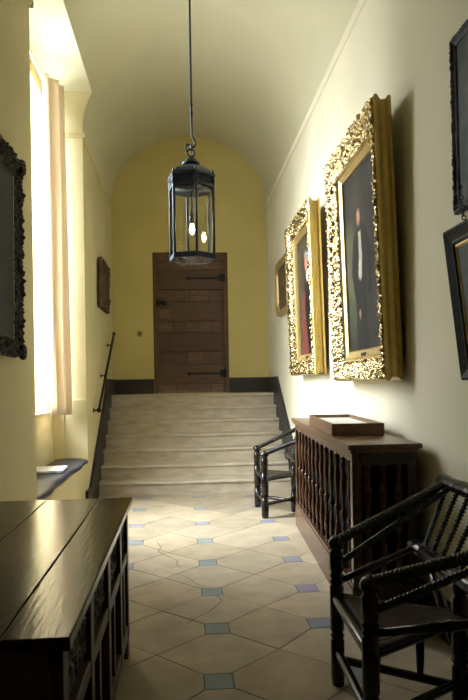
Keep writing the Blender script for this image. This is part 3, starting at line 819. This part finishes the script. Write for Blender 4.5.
# ------------------------------------------------------------------ turned three-legged chairs
def beads(n, r0, r1): return [(k / (n * 4), r0 + (r1 - r0) * abs(math.sin(PI * k / 4))) for k in range(n * 4 + 1)]
POST = [(0, .026), (.05, .030), (.30, .030), (.31, .024), (.33, .032), (.35, .024), (.37, .031), (.55, .031), (.66, .031), (.67, .024), (.69, .034), (.71, .024), (.73, .033), (.75, .024), (.77, .031), (.88, .031),
        (.90, .022), (.92, .034), (.95, .036), (.975, .028), (.985, .022), (1, .006)]
def turned_chair(label, loc, plain=False, cx=.60, th=1.):
    t = thing('turned_chair', label, 'chair', loc, group='black turned armchairs')
    # local: x towards wall, y along corridor; far post +y, near post -y
    pf, pn, pb = (0, .29), ((.005 if plain else -.02), -.29), (cx - .18, -.02)
    for p in (pf, pn):
        bm = bmesh.new(); lathe(bm, [(a_, r_ * th) for a_, r_ in POST], (p[0], p[1], 0), (p[0], p[1], .665), 14)
        obj('front_post', bm, M['chairwood'], t, smooth=True)
    bm = bmesh.new(); lathe(bm, [(0, .028), (.1, .033), (.35, .033), (.37, .024), (.40, .036), (.43, .024), (.46, .034), (.85, .034), (.88, .025), (.92, .036), (1, .03)], (pb[0], pb[1], 0), (pb[0] + .01, pb[1], .55), 14)
    obj('rear_post', bm, M['chairwood'], t, smooth=True)
    # lower back bar and crest rail
    lx = cx - .17; ey = .52 if not plain else .46
    lb = [(lx, ey, .55), (lx, -ey, .55)]; cr = [(cx, ey + .06, .845), (cx, -ey - .04, .845)]
    bar = [(0, .018), (.02, .034), (.04, .024), (.06, .033), (.12, .033), (.13, .027), (.15, .034), (.85, .034), (.87, .027), (.88, .033), (.94, .033), (.96, .024), (.98, .034), (1, .018)]
    rings = [(0, .02)]
    for k in range(1, 40):
        s = k / 40; rings.append((s, .033 + (.004 if k % 2 else -.004) * (1 if k % 8 < 4 else .2)))
    rings.append((1, .02))
    bm = bmesh.new(); lathe(bm, bar, lb[0], lb[1], 14); obj('lower_back_rail', bm, M['chairwood'], t, smooth=True)
    bm = bmesh.new(); lathe(bm, rings, cr[0], cr[1], 16); obj('crest_rail', bm, M['chairwood'], t, smooth=True)
    for k in range(9):
        y = .38 - .76 * k / 8
        a = Vector((lx, y, .55)); b = Vector((cx, y * 1.28, .845)); d = b - a
        bm = bmesh.new(); lathe(bm, beads(20, .0070, .0145), a, b, 9); obj('back_spindle', bm, M['chairwood'], t, smooth=True)
    # arms: two sloping rails on each side, from post to crest, plus one to lower rail
    for (p, s, nm) in ((pf, 1, 0), (pn, -1, 1)):
        a = Vector((p[0], p[1], .635)); b = Vector((cx, (ey - .02) * s, .845))
        bm = bmesh.new(); lathe(bm, beads(44, .0205, .0240), a, b, 12); obj('arm', bm, M['chairwood'], t, smooth=True)
        if plain: continue
        a = Vector((p[0], p[1], .53)); b = Vector((cx, .46 * s, .83))
        bm = bmesh.new(); lathe(bm, beads(44, .0125, .0170), a, b, 10); obj('arm_brace', bm, M['chairwood'], t, smooth=True)
        a = Vector((p[0], p[1], .455)); b = Vector((lx, .47 * s, .55))
        bm = bmesh.new(); lathe(bm, [(0, .014), (.4, .018), (.45, .024), (.5, .016), (.55, .024), (.6, .018), (.95, .016), (1, .03)], a, b, 10); obj('side_rail', bm, M['chairwood'], t, smooth=True)
    # seat rails + board
    def railz(a, b, z, r, nm, flat=False):
        bm = bmesh.new(); lathe(bm, [(0, r * .8), (.05, r), (.95, r), (1, r * .8)], (a[0], a[1], z), (b[0], b[1], z), 12); obj(nm, bm, M['chairwood'], t, smooth=True)
    railz(pf, pn, .385, .026, 'seat_rail'); railz(pf, pb, .385, .026, 'seat_rail'); railz(pn, pb, .385, .026, 'seat_rail')
    bm = bmesh.new(); prism(bm, [(pf[0] + .02, pf[1] - .035), (pn[0] + .02, pn[1] + .035), (pb[0] - .01, pb[1] - .06), (pb[0] + .01, pb[1]), (pb[0] - .01, pb[1] + .06)], 'z', .388, .410)
    obj('seat', bm, M['darkwood'], t, bevel=.006)
    railz(pf, pn, .15, .018, 'stretcher'); railz(pf, pb, .115, .018, 'stretcher'); railz(pn, pb, .135, .018, 'stretcher')
    for s in (() if plain else (.35, .7)):
        a = Vector((*pf, 0)).lerp(Vector((*pb, 0)), s)
        bm = bmesh.new(); lathe(bm, [(0, .012), (.2, .016), (.5, .018), (.8, .012), (1, .010)], (a.x, a.y, .12), (a.x, a.y, .375), 10); obj('lower_spindle', bm, M['chairwood'], t, smooth=True)
    # raked struts from rear post to the lower back bar ends
    for s in (1, -1):
        bm = bmesh.new(); lathe(bm, [(0, .012), (.4, .02), (.6, .02), (1, .012)], (pb[0] + .01, pb[1], .18), (lx, .34 * s, .55), 10); obj('back_strut', bm, M['chairwood'], t, smooth=True)
    return t
turned_chair('black turned wooden armchair with spindle back in the near right corner', (.665, 2.505, 0))
far = turned_chair('black turned wooden armchair beyond the baluster cabinet, near the steps', (.785, 6.575, 0), plain=True, cx=.52, th=1.2)
